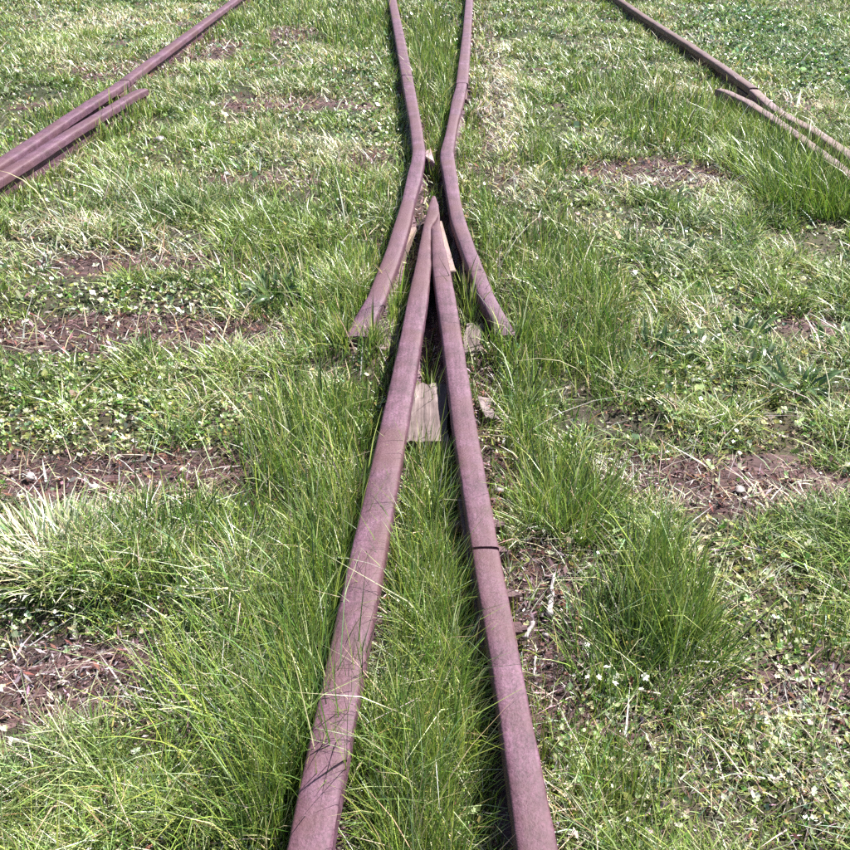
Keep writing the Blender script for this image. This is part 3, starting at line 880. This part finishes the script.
# ------------------------------------------------------------------ broad leaved weeds (each a thing, each leaf a part)
def leaf_mesh(l, w, seed, droop):
    rs = random.Random(seed)
    V = []; F = []; n = 8
    ws = [-1, -.5, 0, .5, 1]
    for i in range(n):
        t = i / (n - 1)
        ww = w * (math.sin(math.pi * min(1, t ** .75 * 1.02)) * .95 + .06 * (1 - t))
        x = l * t * (1 - .08 * droop * t)
        zz = l * (.42 * t - (.25 + droop) * t * t)
        for s in ws:
            V.append((x, s * ww / 2, zz + abs(s) * ww * .22 + math.sin(t * 9 + seed + s) * ww * .035))
    for i in range(n - 1):
        for k in range(4):
            a = i * 5 + k
            F.append((a, a + 1, a + 6, a + 5))
    base = np.array([(.045, .085, .03), (.075, .13, .05), (.19, .25, .14)][seed % 3])
    C = np.tile(base, (len(V), 1))
    C[2::5] = base * 1.5
    me = mesh_from("leaf", V, F, True, C)
    me.materials.append(M['leaf'])
    return me
leaf_set = [leaf_mesh(.1, .022, s, d) for s, d in ((0, .2), (1, .35), (2, .1), (3, .3), (4, .45), (5, .25))]
WE = [(0.705,1.555),(0.855,1.764),(0.665,1.797),(0.469,1.733),(0.702,2.678),(0.609,2.25),(-0.334,1.992),(0.65,1.646),(0.561,1.733)]
wl = ["dark rosette weed with long leaves nearest the right edge, lower one", "broad leaved weed at the right edge above the dark rosette",
      "broad leaved weed in the row left of the right edge one", "small glossy weed left end of the row in the right turf",
      "bluish broad leaved weed just below the right bare sleeper strip", "small pale leaved weed below the bluish one on the right turf",
      "coarse leaved weed in a dark hollow left of the left wing rail", "glossy weed between the row and the dark rosette at right",
      "spreading weed with narrow glossy leaves in the middle of the right turf"]
for i, (x, y) in enumerate(WE):
    z = float(ground_z(np.array([x]), np.array([y]))[0])
    o = empty("broadleaf_weed", (x, y, z + .014), random.uniform(0, 6))
    tag(o, wl[i], "weed", "broad leaved weeds in the turf")
    for k in range(random.randint(24, 32)):
        lf = bpy.data.objects.new("leaf", random.choice(leaf_set))
        col.objects.link(lf); lf.parent = o
        s = random.uniform(.3, .68)
        lf.scale = (s, s * random.uniform(.8, 1.2), s)
        a = k * 2.399 + random.uniform(-.3, .3)
        lf.rotation_euler = (random.uniform(-.9, .9), random.uniform(-.9, .35), a)
        lf.location = (math.cos(a) * random.uniform(.0, .05), math.sin(a) * random.uniform(.0, .05), random.uniform(-.008, .008))

# white flowering weeds
def petal_me():
    V = [(0, -.0012, 0), (.0045, -.0032, .0012), (.0085, -.002, .0006), (.0085, .002, .0006), (.0045, .0032, .0012), (0, .0012, 0)]
    me = mesh_from("petal", V, [(0, 1, 4, 5), (1, 2, 3, 4)], True, np.tile((.82, .80, .74), (6, 1)))
    me.materials.append(M['petal']); return me
pet = petal_me()
fl = ["small white flowered weed beside the right rail below the bare soil", "white flowered weed in front of the dark green tussock", "tiny white flowered weed left of the left wing rail"]
for i, (x, y) in enumerate([(0.211,0.821),(0.234,0.827),(-0.167,2.009)]):
    z = float(ground_z(np.array([x]), np.array([y]))[0])
    o = empty("flowering_weed", (x, y, z)); tag(o, fl[i], "flowering weed", "white flowered weeds")
    n = 18
    cg = vary(pick(n, [G_MID, G_LIME], [.5, .5]))
    st = blades(rng.normal(0, .012, n), rng.normal(0, .012, n), np.zeros(n), rng.uniform(.03, .06, n), np.full(n, .0025), rng.uniform(0, 6.28, n), rng.uniform(.1, .5, n), rng.uniform(0, .3, n), cg, cg, 3)
    s_ = build("stem", [st], M['grass']); s_.parent = o
    for k in range(4):
        fx, fy, fz = random.gauss(0, .022), random.gauss(0, .022), random.uniform(.02, .055)
        f = empty("flower", (fx, fy, fz)); f.parent = o; f.scale = (random.uniform(.35, .62),) * 3
        f.rotation_euler = (random.uniform(-.5, .5), random.uniform(-.5, .5), random.uniform(0, 6))
        for j in range(5):
            pt = bpy.data.objects.new("petal", pet); col.objects.link(pt); pt.parent = f
            pt.rotation_euler = (0, random.uniform(-.5, .1), j * 1.2566)

# ------------------------------------------------------------------ stones and sticks
def rock_me(seed, r):
    bm = bmesh.new(); bmesh.ops.create_icosphere(bm, subdivisions=2, radius=r)
    rs = random.Random(seed)
    sx, sy, sz = rs.uniform(.8, 1.3), rs.uniform(.6, 1), rs.uniform(.45, .7)
    for v in bm.verts:
        f = 1 + (float(noise(np.array(v.co.x * 60 + seed), np.array(v.co.y * 60 + v.co.z * 40), 1., seed)) - .5) * .7
        v.co = Vector((v.co.x * sx * f, v.co.y * sy * f, v.co.z * sz * f))
    return bm
ST = [(0.507,1.252),(0.394,1.258),(0.395,1.241),(-0.531,1.252),(-0.646,1.28),(0.12,1.246),(-0.127,2.92),(0.157,0.919),(-0.923,3.339),(0.146,3.06)]
srad = (.009, .006, .006, .009, .011, .007, .014, .005, .022, .011)
slab = ["white stone in the middle of the right brown sleeper strip", "pale pebble just right of the grey straw heap, upper one", "pale pebble just right of the grey straw heap, lower one",
        "white stone in the brown sleeper strip at left", "grey stone at the left end of the brown sleeper strip", "pale stone beside the right leg below the timber end",
        "pale stone left of the wing rail kink", "small pebble on the bare soil by the right rail", "grey stone on turf right of the left guard rail", "pale stone right of the right wing rail kink"]
for i, (x, y) in enumerate(ST):
    o = bm_obj("stone", rock_me(i, srad[i]), M['stone'], None, (x, y, float(ground_z(np.array([x]), np.array([y]))[0]) + srad[i] * .3 + .004), i * 1.3)
    tag(o, slab[i], "stone", "pale stones by the track")

SK = [(0.179,1.017),(0.165,0.943),(0.142,0.921),(0.128,0.9),(0.138,0.86),(0.133,0.835)]
def stick(a, b, r0, r1, label, seed, mat):
    rs = random.Random(seed)
    n = 9; m = 8; V = []; F = []
    ax = Vector((a[0], a[1], GROUND + .012)); bx = Vector((b[0], b[1], GROUND + .02))
    d = bx - ax; side = Vector((-d.y, d.x, 0)).normalized(); up = Vector((0, 0, 1))
    for i in range(n):
        t = i / (n - 1); c = ax + d * t + side * rs.uniform(-1, 1) * r0 * .35
        r = (r0 + (r1 - r0) * t) * rs.uniform(.75, 1.15)
        for k in range(m):
            an = k / m * 2 * math.pi
            rr = r * (1 + .25 * math.sin(an * 3 + seed))
            V.append(c + side * math.cos(an) * rr + up * math.sin(an) * rr * .8)
    for i in range(n - 1):
        for k in range(m):
            F.append((i * m + k, i * m + (k + 1) % m, (i + 1) * m + (k + 1) % m, (i + 1) * m + k))
    F.append(tuple(range(m))[::-1]); F.append(tuple((n - 1) * m + k for k in range(m)))
    o = link("stick", mesh_from("stick", V, F), mat); tag(o, label, "stick", "bleached wood splinters on the bare soil")
stick(SK[1], SK[0], .0045, .0022, "longest white stick on the bare soil right of the rail", 1, M['stone'])
stick(SK[3], SK[2], .0042, .003, "short thick white splinter beside the rail foot", 2, M['stone'])
stick(SK[5], SK[4], .0022, .0015, "thin curved white splinter, lowest on the bare soil", 3, M['stone'])
open("/tmp/tris.txt","w").write(str((n_short, n_long, [(m.name, len(m.polygons)) for m in bpy.data.meshes if len(m.polygons) > 4000])))
print("tris short/long", n_short, n_long, "total", sum(len(m.polygons) for m in bpy.data.meshes))
